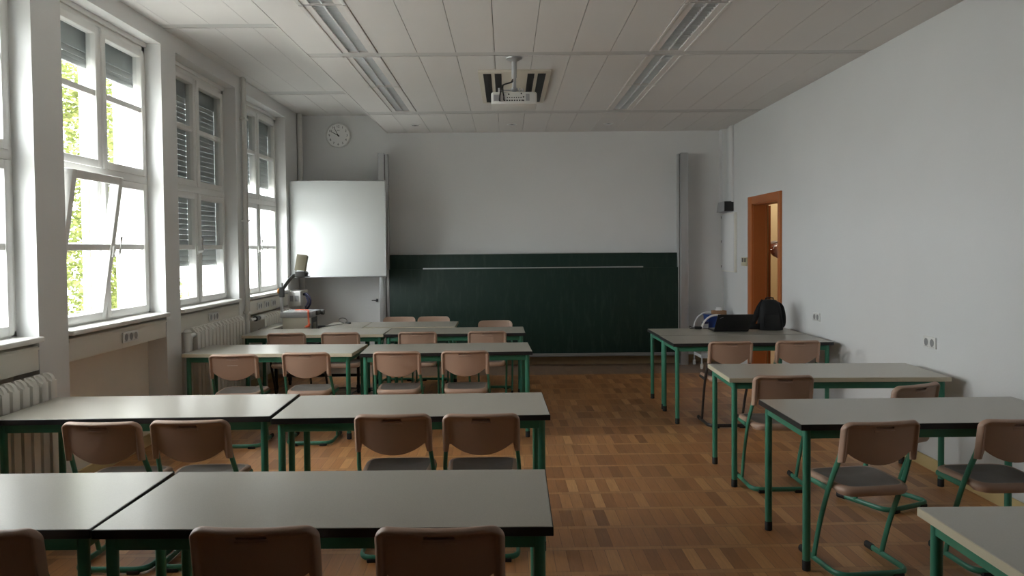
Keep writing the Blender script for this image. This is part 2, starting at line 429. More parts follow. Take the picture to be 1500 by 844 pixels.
# ------------------------------------------------------------------ windows
def window(n, y0, y1, shut_z, tilt=False, handle=True):
    w = sempty('window_%d' % n, (XF, (y0 + y1) / 2, 1.05))
    X0 = -XF; cy = (y0 + y1) / 2
    def O(name, f, m, par=None): 
        bmesh.ops.translate(f, vec=(-XF, -cy, -1.05), verts=f.verts[:])
        return obj(name, f, m, par or w)
    ym = cy
    f = BM(); xa, xb = XF - .075, XF
    bx(f, xa, xb, y0, y0 + .045, 1.065, 3.2); bx(f, xa, xb, y1 - .045, y1, 1.065, 3.2)
    bx(f, xa, xb, y0, y1, 3.125, 3.2); bx(f, xa, xb, y0, y1, 1.03, 1.095)
    bx(f, xa, xb + .004, y0, y1, 2.085, 2.165, .006)
    bx(f, xa, xb, ym - .03, ym + .03, 2.15, 3.14); bx(f, xa, xb - .02, ym - .03, ym + .03, 1.08, 2.1)
    bx(f, xb, xb + .02, y0, y1, 3.165, 3.2, .004)
    O('window_frame', f, WOODWHITE)
    f = BM(); bx(f, XF - .02, XL + .035, y0 - .0, y1 + .0, 1.03, 1.062, .008, 3); O('window_sill', f, SILL)
    def sash(a, c, z0, z1, zmun, nm, tilted=False):
        s = BM(); sw, X_a, X_b = .055, XF - .05, XF + .014
        bx(s, X_a, X_b, a, a + sw, z0, z1, .006); bx(s, X_a, X_b, c - sw, c, z0, z1, .006)
        bx(s, X_a, X_b, a + sw - .004, c - sw + .004, z0, z0 + sw, .006); bx(s, X_a, X_b, a + sw - .004, c - sw + .004, z1 - sw, z1, .006)
        bx(s, X_a + .01, X_b - .01, a + sw - .004, c - sw + .004, zmun - .021, zmun + .021, .004)
        g = BM(); bx(g, XF - .024, XF - .019, a + sw - .002, c - sw + .002, z0 + sw - .002, z1 - sw + .002)
        h = None
        if handle and nm == 'low' and (tilted or abs(a - ym) > .1):
            h = BM(); yh = c - .027
            bx(h, X_b, X_b + .014, yh - .014, yh + .014, 1.52, 1.60, .004); tube(h, arc([(X_b + .01, yh, 1.545), (X_b + .05, yh, 1.545), (X_b + .05, yh, 1.67)], .015), .009, 8)
        if tilted:
            M = Matrix.Translation((X_b, 0, z0)) @ Matrix.Rotation(R_(8.6), 4, 'Y') @ Matrix.Translation((-X_b, 0, -z0))
            for q in (s, g, h):
                if q: bmesh.ops.transform(q, matrix=M, verts=q.verts[:])
        so = O('sash', s, WOODWHITE); O('glass_pane', g, GLASS, so)
        if h: O('window_handle', h, WHITEP, so)
    for a, c in ((y0 + .038, ym - .016), (ym + .016, y1 - .038)):
        sash(a, c, 2.142, 3.127, 2.66, 'up')
        sash(a, c, 1.075, 2.083, 1.587, 'low', tilt and a < ym - .1)
    # roller shutter outside the glass: a smooth cover board, then slats with light slits
    for a, c in ((y0 + .03, ym - .008), (ym + .008, y1 - .03)):
        s = BM(); xs0 = -2.938
        bx(s, xs0 - .02, xs0, a, c, 2.95, 3.25, .004, mi=1)
        z = 2.9485
        while z > shut_z:
            zb = max(z - .046, shut_z)
            bx(s, xs0 - .014, xs0 - .004, a, c, zb + .002, z, .003)
            if z - .05 > shut_z:
                k = a
                if z > 1.62:
                    while k < c:
                        bx(s, xs0 - .011, xs0 - .008, k, min(k + .033, c), zb - .004, zb + .006); k += .042
                else: bx(s, xs0 - .012, xs0 - .007, a, c, zb - .004, zb + .006)
            z -= .048
        bx(s, xs0 - .02, xs0, a, c, shut_z - .03, shut_z + .006, .004)
        O('roller_shutter', s, [SHUT, SHUTLAMP])
    f = BM()
    for y in (y0 + .03, ym, y1 - .03):
        bx(f, -3.0, -2.965, y - .02, y + .02, 1.06, 3.2, .004)
    O('guide_rail', f, WOODWHITE)
    f = BM(); bx(f, XO - .04, -2.93, y0, y1, 1.0, 1.04); O('outer_sill', f, ALU)
    return w
BL = [2.86, 2.865, 1.44, 2.33]
for i, (y0, y1) in enumerate(WINS): window(i + 1, y0, y1, BL[i], tilt=(i == 1))

# portals help the sky sampling
for i, (y0, y1) in enumerate(WINS):
    l = bpy.data.lights.new('daylight_portal', 'AREA'); l.shape = 'RECTANGLE'; l.size = y1 - y0; l.size_y = 2.2
    l.cycles.is_portal = True
    o = bpy.data.objects.new('daylight_portal', l); COL.objects.link(o)
    o.location = (XO - .06, (y0 + y1) / 2, 2.1)
    o.rotation_euler = Vector((1, 0, 0)).to_track_quat('-Z', 'Z').to_euler()

# cable ducts below the sills
for i, (y0, y1) in enumerate(WINS):
    b = BM(); bx(b, -2.885, XL - .004, y0 + .002, y1 - .002, .865, 1.008, .004); bx(b, XL - .006, XL + .002, y0 + .004, y1 - .004, .985, 1.0)
    struct('trim_%d' % (i + 1), b, DUCT)
# baseboards
b = BM(); bx(b, XR - .018, XR, YF, 8.355, 0, .085, .004); bx(b, XR - .018, XR, 9.48, YB, 0, .085, .004); struct('baseboard_right', b, BASEB)
b = BM(); bx(b, -2.885, -2.865, YF, YB, 0, .09, .004)
for i in range(0, len(ys), 2): bx(b, XL, XL + .015, ys[i], ys[i + 1], 0, .09, .003)
struct('baseboard_left', b, BASEB)
b = BM(); bx(b, XL, -1.66, YB - .02, YB, 0, .10, .004); bx(b, 2.39, XR, YB - .02, YB, 0, .10, .004); bx(b, -1.5, 2.25, YB - .13, YB, 0, .11, .006); struct('baseboard_back', b, SKIRTW)

# ------------------------------------------------------------------ door, corridor
d = sempty('door_1', (XR, (DY0 + DY1) / 2, 0))
def Od(nm, f, m):
    bmesh.ops.translate(f, vec=(-XR, -(DY0 + DY1) / 2, 0), verts=f.verts[:]); return obj(nm, f, m, d)
f = BM()
bx(f, XR - .022, XR + .005, DY0 - .085, DY0, 0, 2.135, .006); bx(f, XR - .022, XR + .005, DY1, DY1 + .15, 0, 2.135, .006); bx(f, XR - .0215, XR + .005, DY0, DY1, DZ, 2.135, .002)
Od('architrave', f, FRAMEO)
f = BM(); bx(f, XR, 3.08, DY0 - .01, DY0 + .008, 0, DZ); bx(f, XR, 3.08, DY1 - .008, DY1 + .01, 0, DZ); bx(f, XR, 3.08, DY0, DY1, DZ - .012, DZ + .01)
bx(f, 3.062, 3.082, DY1 - .014, DY1 - .006, 0, DZ - .01); bx(f, 3.0, 3.03, DY0 + .008, DY0 + .014, 0, DZ - .01)
Od('door_lining', f, FRAMEO)
f = BM(); bx(f, 3.105, 3.145, DY1 + .05, DY1 + .92, .01, DZ - .015, .003); Od('door_leaf', f, FRAMEO)
b = BM(); bx(b, 4.75, 4.85, 4.0, 19, -.02, 3.4); struct('wall_corridor', b, CORR)
b = BM(); bx(b, 3.08, 3.10, 4.0, DY0, 0, 3.3); bx(b, 3.08, 3.10, DY1, 19, 0, 3.3); bx(b, 3.08, 3.10, DY0, DY1, DZ + .01, 3.3); struct('wall_corridor_inner', b, CORR)
b = BM(); bx(b, 3.08, 4.75, 4.0, 4.1, 0, 3.3); bx(b, 3.08, 4.85, 19, 19.1, 0, 3.4); struct('wall_corridor_end', b, CORR)
b = BM(); bx(b, 3.08, 4.85, 4.0, 19, 3.3, 3.4); struct('ceiling_corridor', b, CEIL)
b = BM(); bx(b, 3.08, 4.85, 4.0, 19, -.1, -.001); struct('floor_corridor', b, mat('corridor_lino', (.25, .17, .10), .4))
l = bpy.data.lights.new('corridor_fill', 'AREA'); l.shape = 'RECTANGLE'; l.size = .3; l.size_y = 2.5; l.energy = 13; l.color = (1, .93, .8)  # added area light without a fixture, brightens the corridor and the leaning head
for yy in (10.4, 14.2):
    o = bpy.data.objects.new('corridor_fill', l); COL.objects.link(o); o.location = (4.0, yy, 3.25)

# ------------------------------------------------------------------ radiators
def radiator(y0, n, pitch, z0, z1, label, x=-2.715):
    t = thing('radiator', label, 'radiator', (x, y0, 0), 0, 'white column radiators under the windows')
    me = None
    for k in range(n):
        if me is None:
            f = BM()
            for xx in (-.047, .022):
                prof = [(xx, z0 + .02), (xx + .012, z0), (xx + .025, z0 + .02)]
            w = pitch * .34
            # two columns joined at head and foot, rounded outline in the x-z plane
            out = []
            x0, x1, r = -.115 if x < -2.7 else -.045, .05, .046
            for cx, cz, a0 in ((x1 - r, z1 - r, 0), (x0 + r, z1 - r, 90), (x0 + r, z0 + r, 180), (x1 - r, z0 + r, 270)):
                for q in range(6): a = R_(a0 + q * 18); out.append((cx + r * math.cos(a), cz + r * math.sin(a)))
            prism(f, out, -w, w, 'xz')
            es = [e for e in f.edges if abs(e.verts[0].co.y - e.verts[1].co.y) < 1e-6]
            bmesh.ops.bevel(f, geom=es, offset=w * .55, segments=3, affect='EDGES')
            o = obj('section', f, RADP, t, ang=50); me = o.data
        else:
            o = bpy.data.objects.new('section', me); COL.objects.link(o); o.parent = t
        o.location = (0, (k + .5) * pitch, 0)
    f = BM()
    tube(f, [(0, .01, z1 - .06), (0, n * pitch - .01, z1 - .06)], .018, 10); tube(f, [(0, .01, z0 + .06), (0, n * pitch - .01, z0 + .06)], .018, 10)
    for y in (.2, n * pitch - .2): tube(f, [(0, y, z0 + .02), (0, y, 0)], .014, 8)
    obj('connecting_tube', f, RADP, t)
    return t
radiator(3.21, 16, .0885, .17, .855, 'white column radiator ending beside the second-row desk at the left edge of the photo', -2.678)
radiator(6.80, 14, .09, .17, .89, 'white column radiator under the window with the lowered shutter')
radiator(8.70, 13, .09, .15, .835, 'white column radiator behind the overhead projector')
t = thing('radiator_valve', 'black and white radiator valve between the two far radiators', 'valve', (-2.655, 8.2, .83))
f = BM(); tube(f, [(0, .0, 0), (0, .48, 0)], .014, 10); obj('pipe', f, PIPE, t)
f = BM(); lathe(f, [(.02, .14), (.028, .15), (.028, .20), (.02, .22), (.024, .24), (.024, .27)], 14, (0, 0, 0), 'y'); obj('valve_body', f, BLACKP, t)
f = BM(); lathe(f, [(.022, .27), (.03, .28), (.03, .37), (.026, .385)], 16, (0, 0, 0), 'y'); obj('thermostat_head', f, WHITEP, t)
f = BM(); tube(f, [(-2.695, 8.21, 0), (-2.695, 8.21, 3.333)], .02, 12); tube(f, [(-2.695, 8.27, .83), (-2.695, 8.27, 3.333)], .014, 12)
for z in (.9, 1.85, 2.9): bx(f, -2.73, -2.67, 8.185, 8.295, z, z + .02)
tag(obj('heating_pipe', f, PIPE), 'white heating pipe up the pier between the two far windows', 'pipe')
f = BM(); tube(f, [(-2.69, 10.42, 0), (-2.69, 10.42, 3.333)], .035, 14); tag(obj('heating_pipe', f, PIPE), 'white pipe running up the corner left of the clock', 'pipe')
f = BM(); tube(f, arc([(-2.69, 6.72, 0), (-2.69, 6.72, .83), (-2.69, 6.80, .83)], .03), .02, 12); tube(f, [(-2.69, 6.66, 0), (-2.69, 6.66, .86)], .03, 12); lathe(f, [(.03, .86), (.036, .87), (.02, .89)], 12, (-2.69, 6.66, 0))
tag(obj('heating_pipe', f, PIPE), 'short pale pipe at the near end of the radiator below the lowered shutter', 'pipe')

# ------------------------------------------------------------------ sockets and switches
def wall_plate(name, label, cat, loc, rz, n, size=.08, group=None, kind='socket'):
    """n square inserts side by side along local x, facing local -y"""
    t = thing(name, label, cat, loc, rz, group)
    f = BM(); bx(f, -n * size / 2, n * size / 2, -.012, 0, -size / 2, size / 2, .003); obj('plate', f, WHITEP if kind == 'socket' else SWITCHB, t)
    for k in range(n):
        x = (k - (n - 1) / 2) * size * .97; f = BM()
        if kind == 'socket':
            lathe(f, [(.026, -.0135), (.024, -.0135), (.022, -.0125), (.004, -.0125)], 20, (x, 0, 0), 'y'); m = SOCKETD
            bx(f, x - .029, x + .029, -.0135, -.012, -.029, -.0275)
        else:
            bx(f, x - .025, x + .025, -.016, -.011, -.005, .045, .002); m = DGREYP
        obj('socket' if kind == 'socket' else 'rocker', f, m, t)
    return t
wall_plate('double_socket', 'white double power socket on the right wall above the nearer desks', 'socket', (XR, 5.41, .878), -PI / 2, 2, .078, 'double sockets on the right wall')
wall_plate('double_socket', 'white double power socket on the right wall beside the door and backpack', 'socket', (XR, 7.40, .88), -PI / 2, 2, .078, 'double sockets on the right wall')
wall_plate('light_switch', 'beige double light switch on the wall left of the door', 'switch', (XR, 9.66, 1.36), -PI / 2, 2, .105, None, 'switch')
wall_plate('triple_socket', 'white triple socket on the duct under the tilted-open window', 'socket', (XL + .001, 5.72, .94), PI / 2, 3, .075, 'sockets on the window ducts')
wall_plate('triple_socket', 'white triple socket on the duct under the lowered shutter', 'socket', (XL + .001, 7.35, .94), PI / 2, 3, .075, 'sockets on the window ducts')
for y, lb in ((8.72, 'white socket nearest the heating pipe on the far window duct'), (8.98, 'middle one of the three white sockets on the far window duct'), (9.24, 'white socket nearest the chalkboard wall on the far window duct')):
    wall_plate('power_socket', lb, 'socket', (XL + .001, y, .94), PI / 2, 2, .075, 'sockets on the far window duct')

# junction box in the corner with its cables
t = thing('junction_box', 'white cable box on the left wall beside the whiteboard corner', 'box', (XL, 10.08, .85))
f = BM(); bx(f, 0, .15, -.18, .18, 0, .19, .004); obj('body', f, WHITEP, t)
f = BM(); bx(f, .02, .06, -.184, -.18, .06, .13); bx(f, .08, .13, -.184, -.18, .06, .13); obj('cover', f, GREYP, t)
f = BM()
tube(f, smooth_path([(.15, -.05, .14), (.20, -.08, .15), (.25, -.1, .09), (.25, -.1, .02), (.2, -.1, -.06)]), .012, 8)
tube(f, smooth_path([(.15, -.02, .13), (.19, -.08, .13), (.23, -.12, .05), (.2, -.12, -.02), (.22, -.1, -.08)]), .012, 8)
obj('cable', f, mat('dark_violet_cable', (.02, .02, .06), .5), t)

# fan-like wall lamp, cabinet, duct in the far right corner
b = BM(); bx(b, XR - .03, XR, 10.12, 10.26, 2.12, ZM, .004); bx(b, 2.86, XR, 10.45, YB, 2.0, ZM); struct('trim_9', b, WALL)
t = thing('wall_speaker', 'small white wall box with black front above the narrow cabinet', 'speaker', (XR, 10.15, 2.0))
f = BM(); prism(f, [(0, 0), (-.12, 0), (-.10, .13), (0, .13)], 0.0, .36, 'xz'); obj('body', f, GREYP, t)
f = BM(); bx(f, -.118, 0, -.02, .0, .004, .128, .004); obj('grille', f, BLACKP, t)
t = thing('wall_cabinet', 'narrow white wall cabinet in the corner right of the chalkboard', 'cabinet', (XR, 9.98, 1.22))
f = BM(); bx(f, -.035, 0, 0, .58, 0, .76, .004); obj('body', f, DUCT, t)
f = BM(); bx(f, -.043, -.035, .012, .568, .012, .748, .003); obj('door', f, WALL, t)
f = BM()
for z in (.05, .38, .70): lathe(f, [(.006, z), (.006, z + .03)], 8, (-.045, .565, 0))
obj('hinge', f, ALUDARK, t)

# ------------------------------------------------------------------ chalkboard, posts, whiteboard, clock
t = thing('chalkboard', 'wide dark green sliding chalkboard between two aluminium posts', 'chalkboard', (.36, YB, 0))
def Oc(nm, f, m, par=None):
    bmesh.ops.translate(f, vec=(-.36, -YB, 0), verts=f.verts[:]); return obj(nm, f, m, par or t)
f = BM(); bx(f, -1.53, 2.25, 10.335, 10.365, .165, 1.285, .004); Oc('front_board', f, BOARD)
f = BM(); bx(f, -1.53, 2.25, 10.40, 10.43, .36, 1.475, .004); Oc('rear_board', f, BOARD)
f = BM(); bx(f, -1.09, 1.79, 10.325, 10.37, 1.285, 1.300, .002); bx(f, -1.09, 1.79, 10.395, 10.435, 1.475, 1.483, .002); Oc('top_strip', f, ALU)
f = BM(); bx(f, -1.53, 2.25, 10.27, 10.37, .135, .150, .003); bx(f, -1.53, 2.25, 10.27, 10.276, .15, .168, .002); bx(f, -1.53, 2.25, 10.33, 10.37, .12, .168); tr = Oc('chalk_tray', f, mat('dull_tray_metal', (.24, .24, .235), .5))
f = BM()
for x in (.5, .9, .95, 1.25, 1.3): lathe(f, [(.005, x), (.005, x + .06)], 8, (0, 10.31, .156), 'x')
Oc('chalk', f, TISSUE, tr)
for x0, x1, zt, in ((-1.655, -1.53, 2.80), (2.25, 2.378, 2.775)):
    f = BM()
    left = x0 < 0
    s0, s1 = (x0, x1 - .045) if left else (x0 + .03, x1)
    bx(f, s0, s1, 10.31, 10.44, 0, zt, .006); bx(f, s0 + (.0 if left else .03), s1 - (.03 if left else .0), 10.43, 10.598, .05, zt - .05)
    g0, g1 = (x1 - .045, x1) if left else (x0, x0 + .03)
    bx(f, g0, g1, 10.33, 10.44, 0, zt - .01, .004)
    p = Oc('post', f, ALU)
    f = BM(); gx = g0 if left else g0 + .012
    bx(f, gx, gx + .01, 10.326, 10.34, .02, zt - .02); Oc('groove', f, ALUDARK, p)

t = thing('whiteboard', 'white side panel hanging left of the chalkboard below the clock', 'whiteboard', (-2.11, 10.0, 1.21))
f = BM(); bx(f, -.60, .592, -.012, .012, 0, 1.208, .003); obj('panel', f, WHITEB, t)
f = BM(); bx(f, -.603, .595, -.014, .014, -.006, .008, .002); bx(f, -.603, .595, -.014, .014, 1.2, 1.212, .002); bx(f, -.605, -.595, -.014, .014, 0, 1.208); bx(f, .587, .597, -.014, .014, 0, 1.208); obj('frame', f, ALU, t)
f = BM(); bx(f, .47, .51, .012, .300, .95, .99); bx(f, .47, .51, .012, .300, .2, .24); obj('hinge_arm', f, ALU, t)

t = thing('wall_clock', 'round white wall clock above the whiteboard', 'clock', (-2.217, YB, 3.068))
f = BM(); lathe(f, [(.15, 0), (.162, -.006), (.164, -.03), (.158, -.042), (.150, -.044), (.147, -.036)], 48, (0, 0, 0), 'y'); obj('case', f, WHITEP, t)
f = BM(); lathe(f, [(.149, -.03), (.149, -.037)], 48, (0, 0, 0), 'y'); face = obj('dial', f, CLOCKF, t)
for k in range(1, 13):
    c = bpy.data.curves.new('numeral', 'FONT'); c.body = str(k); c.size = .042; c.align_x = 'CENTER'; c.align_y = 'CENTER'; c.extrude = .0004
    tmp = bpy.data.objects.new('numeral', c); COL.objects.link(tmp)
    me = bpy.data.meshes.new_from_object(tmp.evaluated_get(bpy.context.evaluated_depsgraph_get())); me.name = 'numeral'
    bpy.data.objects.remove(tmp); me.materials.clear(); me.materials.append(BLACKP)
    o = bpy.data.objects.new('numeral', me); COL.objects.link(o); o.parent = face
    a = R_(90 - 30 * k); o.location = (.118 * math.cos(a), -.038, .118 * math.sin(a)); o.rotation_euler = (PI / 2, 0, 0)
def hand(nm, deg, ln, w):
    f = BM(); a = R_(90 - deg); dx, dz = math.cos(a), math.sin(a); nx, nz = -dz * w, dx * w
    prism(f, [(-.02 * dx + nx, -.02 * dz + nz), (ln * dx + nx * .5, ln * dz + nz * .5), (ln * dx - nx * .5, ln * dz - nz * .5), (-.02 * dx - nx, -.02 * dz - nz)], -.041, -.039, 'xz')
    obj(nm, f, BLACKP, t)
hand('hour_hand', 298, .105, .0055); hand('minute_hand', 333, .125, .0045)
f = BM(); lathe(f, [(.009, -.038), (.009, -.043)], 16, (0, 0, 0), 'y'); obj('hub', f, BLACKP, t)
f = BM(); bx(f, -.018, .022, -.0385, -.0375, .062, .066); obj('dial_mark', f, DGREYP, face)
f = BM(); tube(f, arc([(-1.736, YB, .87), (-1.736, YB - .05, .87), (-1.80, YB - .05, .87)], .01), .005, 8); bx(f, -1.75, -1.72, YB - .006, YB, .85, .89)
tag(obj('wall_hook', f, ALUDARK), 'small dark hook on the wall below the whiteboard', 'hook')

# ------------------------------------------------------------------ desks
DW, DD, DH = 1.4, .624, .711
def make_desk(label, edge, lam, w=DW, legm=GREEN):
    t = thing('school_desk', label, 'desk', (0, 0, 0), 0, 'green-legged school desks')
    hw, hd = w / 2, DD / 2
    f = BM(); bx(f, -hw + .003, hw - .003, -hd + .003, hd - .003, DH - .028, DH, .0015, 1); top = obj('tabletop', f, lam, t)
    f = BM(); z0, z1 = DH - .029, DH - .0012
    bx(f, -hw, hw, -hd, -hd + .004, z0, z1, .0015, 1); bx(f, -hw, hw, hd - .004, hd, z0, z1, .0015, 1); bx(f, -hw, -hw + .004, -hd, hd, z0, z1, .0015, 1); bx(f, hw - .004, hw, -hd, hd, z0, z1, .0015, 1)
    obj('edge_band', f, edge, top, 'black edge' if edge is BLACKEDGE else 'cream edge')
    i, r = .042, .0185
    f = BM()
    za, zb = DH - .075, DH - .028
    bx(f, -hw + i, hw - i, -hd + i - .012, -hd + i + .012, za, zb, .003); bx(f, -hw + i, hw - i, hd - i - .012, hd - i + .012, za, zb, .003)
    bx(f, -hw + i - .012, -hw + i + .012, -hd + i, hd - i, za, zb, .003); bx(f, hw - i - .012, hw - i + .012, -hd + i, hd - i, za, zb, .003)
    obj('apron', f, legm, t)
    for sx in (-1, 1):
        for sy in (-1, 1):
            x, y = sx * (hw - i), sy * (hd - i)
            f = BM(); tube(f, [(x, y, .045), (x, y, DH - .028)], r, 16); lg = obj('leg', f, legm, t)
            f = BM(); lathe(f, [(r * .9, 0), (r * 1.06, .003), (r * 1.06, .048), (r, .05)], 16, (x, y, 0)); obj('foot_cap', f, RUBBER, lg)
    return t
db = make_desk('', BLACKEDGE, LAM); dc = make_desk('', CREAMEDGE, LAMPALE)
DESKS = [
 (-.561, 2.682, -.6, 'b', 'black-edged desk in the nearest row, right one of the pair, beside the aisle'),
 (-1.973, 2.692, .3, 'b', 'black-edged desk in the nearest row, cut off by the left edge of the photo'),
 (-.491, 4.263, 1.2, 'b', 'black-edged desk in the second row, beside the aisle'),
 (-1.912, 4.296, 1.1, 'b', 'black-edged desk in the second row, in front of the near radiator'),
 (-.503, 6.703, 2.0, 'b', 'black-edged desk in the third row, beside the aisle'),
 (-1.949, 6.738, -1.9, 'c', 'cream-edged desk in the third row, turned slightly, by the windows'),
 (-.520, 8.124, .8, 'b', 'black-edged desk in the fourth row, beside the aisle'),
 (-1.925, 8.124, 0, 'c', 'cream-edged desk in the fourth row, in front of the overhead projector'),
 (2.144, 7.150, .2, 'b', 'black-edged desk pushed against the laptop desk, on its nearer side'),
 (2.147, 7.789, .5, 'b', 'black-edged desk carrying the laptop and the black backpack'),
 (2.126, 5.300, -1.8, 'c', 'cream-edged desk against the right wall, behind the black-edged one'),
 (2.079, 3.999, .2, 'b', 'black-edged desk on the right with a chair turned at an angle in front'),
 (2.010, 2.190, -.4, 'c', 'cream-edged desk cut off by the bottom right corner of the photo'),
]
used = set()
for x, y, a, k, lb in DESKS:
    src = db if k == 'b' else dc
    if k not in used:
        used.add(k); src.location = (x, y, 0); src.rotation_euler = (0, 0, R_(a)); src['label'] = lb
    else: dup(src, (x, y, 0), R_(a), lb)
ds = make_desk('grey-topped desk behind the fourth row with two chairs facing the camera behind it', CREAMEDGE, LAM, .99)
ds.location = (-1.055, 8.83, 0)

# ------------------------------------------------------------------ chairs
def backrest_bm():
    f = BM(); HW = .19
    def zt(x):
        r = .045; d = abs(x) - (HW - r)
        return .752 - (r - math.sqrt(max(r * r - d * d, 0)) if d > 0 else 0)
    def zb(x):
        a = abs(x)
        if a > .163: return .556
        if a > .155: return .556 + (.163 - a) / .008 * .046
        return .543 + .059 * (a / .155) ** 2.2
    def th(d):
        if d < .013: return .005 + .025 * math.sqrt(max(0, 1 - (1 - d / .013) ** 2))
        if d < .030: 
            q = (d - .013) / .017; return .030 - .018 * (q * q * (3 - 2 * q))
        return .012
    half = [0, .02, .045, .07, .095, .12, .14, .150, .155, .159, .163, .167, .171, .176, .180, .184, .187, .1893, .19]
    X = [-v for v in half[:0:-1]] + half
    T = [0, .012, .03, .06, .11, .2, .32, .45, .58, .68, .75, .80, .84, .875, .90, .925, .945, .96, .975, .987, .995, 1]
    F, B = [], []
    for x in X:
        cf, cb = [], []
        for tt in T:
            z0, z1 = zb(x), zt(x); z = z0 + (z1 - z0) * tt
            d = min(z1 - z, HW - abs(x)); dbm = z - z0
            base = -.150 - .035 * ((z - .55) / .2) - .032 * (1 - (x / HW) ** 2)
            thick = th(max(d, 0))
            if dbm < .008: thick = min(thick, .005 + thick * math.sqrt(max(0, 1 - (1 - dbm / .008) ** 2)))
            fr = min(thick / 2, .008)
            cf.append(f.verts.new((x, base + fr, z))); cb.append(f.verts.new((x, base + fr - thick, z)))
        F.append(cf); B.append(cb)
    nx, nt_ = len(X), len(T)
    j0, j1 = T.index(.84), T.index(.90)
    for i in range(nx - 1):
        for j in range(nt_ - 1):
            if j0 <= j < j1 and X[i] > -.0451 and X[i + 1] < .0451:      # grip hole under the top rim
                if j == j0: f.faces.new((F[i][j], B[i][j], B[i + 1][j], F[i + 1][j]))
                if j == j1 - 1: f.faces.new((F[i][j1], F[i + 1][j1], B[i + 1][j1], B[i][j1]))
                if X[i] < -.0449: f.faces.new((F[i][j], F[i][j + 1], B[i][j + 1], B[i][j]))
                if X[i + 1] > .0449: f.faces.new((F[i + 1][j], B[i + 1][j], B[i + 1][j + 1], F[i + 1][j + 1]))
                f.faces.new((F[i][j], F[i + 1][j], F[i + 1][j + 1], F[i][j + 1]))
                continue
            f.faces.new((F[i][j], F[i + 1][j], F[i + 1][j + 1], F[i][j + 1])); f.faces.new((B[i][j], B[i][j + 1], B[i + 1][j + 1], B[i + 1][j]))
        f.faces.new((F[i][0], B[i][0], B[i + 1][0], F[i + 1][0])); f.faces.new((F[i][-1], F[i + 1][-1], B[i + 1][-1], B[i][-1]))
    for j in range(nt_ - 1):
        f.faces.new((F[0][j], F[0][j + 1], B[0][j + 1], B[0][j])); f.faces.new((F[-1][j], B[-1][j], B[-1][j + 1], F[-1][j + 1]))
    return f
def seat_bm():
    f = BM(); n = 40
    def outline(s, z, lip=0):
        vs = []
        for k in range(n):
            a = 2 * PI * k / n; c, sn = math.cos(a), math.sin(a); e = .36
            x = math.copysign(abs(c) ** e, c); y = math.copysign(abs(sn) ** e, sn)
            hx = (.188 - .016 * (1 - y) / 2) - s; hy = .192 - s
            yy = .012 + y * hy
            zz = z - (lip if y < -.6 else 0) - (.012 * max(0, (y - .5)) if y > .5 else 0)
            vs.append(f.verts.new((x * hx, yy, zz)))
        return vs
    rings = [outline(.025, .408, .006), outline(.008, .410, .012), outline(.0, .420, .008), outline(.002, .432, .003), outline(.012, .440), outline(.026, .4405), outline(.040, .437), outline(.075, .433), outline(.12, .430)]
    for q, (A, B) in enumerate(zip(rings, rings[1:])):
        for k in range(n):
            fc = f.faces.new((A[k], A[(k + 1) % n], B[(k + 1) % n], B[k])); fc.material_index = 1 if q >= 5 else 0
    f.faces.new(rings[0][::-1]); fc = f.faces.new(rings[-1]); fc.material_index = 1
    return f
def make_chair(label, fm):
    t = thing('school_chair', label, 'chair', (0, 0, 0), 0, 'beige-brown school chairs')
    obj('seat', seat_bm(), [SEATP, SEATTOP], t, ang=60)
    bk = obj('backrest', backrest_bm(), SEATP, t, ang=60)
    f = BM(); bx(f, -.05, .05, -.2185, -.212, .702, .7125, .003); obj('grip_lip', f, SEATP, bk)
    w = .178
    f = BM(); tube(f, arc([(-w, .20, .022), (-w, -.145, .022), (w, -.145, .022), (w, .20, .022)], .075, 7), .0105, 10, .015); obj('skid', f, fm, t)
    for s in (-1, 1):
        f = BM(); tube(f, smooth_path([(s * w, .085, .026), (s * (w + .004), .028, .20), (s * (w + .008), -.042, .36), (s * .185, -.088, .46), (s * .177, -.135, .56), (s * .175, -.152, .60)], 4), .0105, 10, .0145); obj('upright', f, fm, t)
        f = BM(); tube(f, [(s * (w + .005), -.055, .405), (s * .172, .17, .40)], .010, 10, .014); obj('seat_rail', f, fm, t)
        f = BM(); tube(f, [(s * w, .16, .022), (s * w, .216, .022)], .0135, 10, .0185); obj('end_cap', f, RUBBER, t)
        f = BM(); bx(f, s * .115 - .028, s * .115 + .028, -.158, -.132, 0, .02, .004); obj('glide', f, RUBBER, t)
    return t
cg = make_chair('', GREEN); cd = make_chair('', DARKSTEEL)
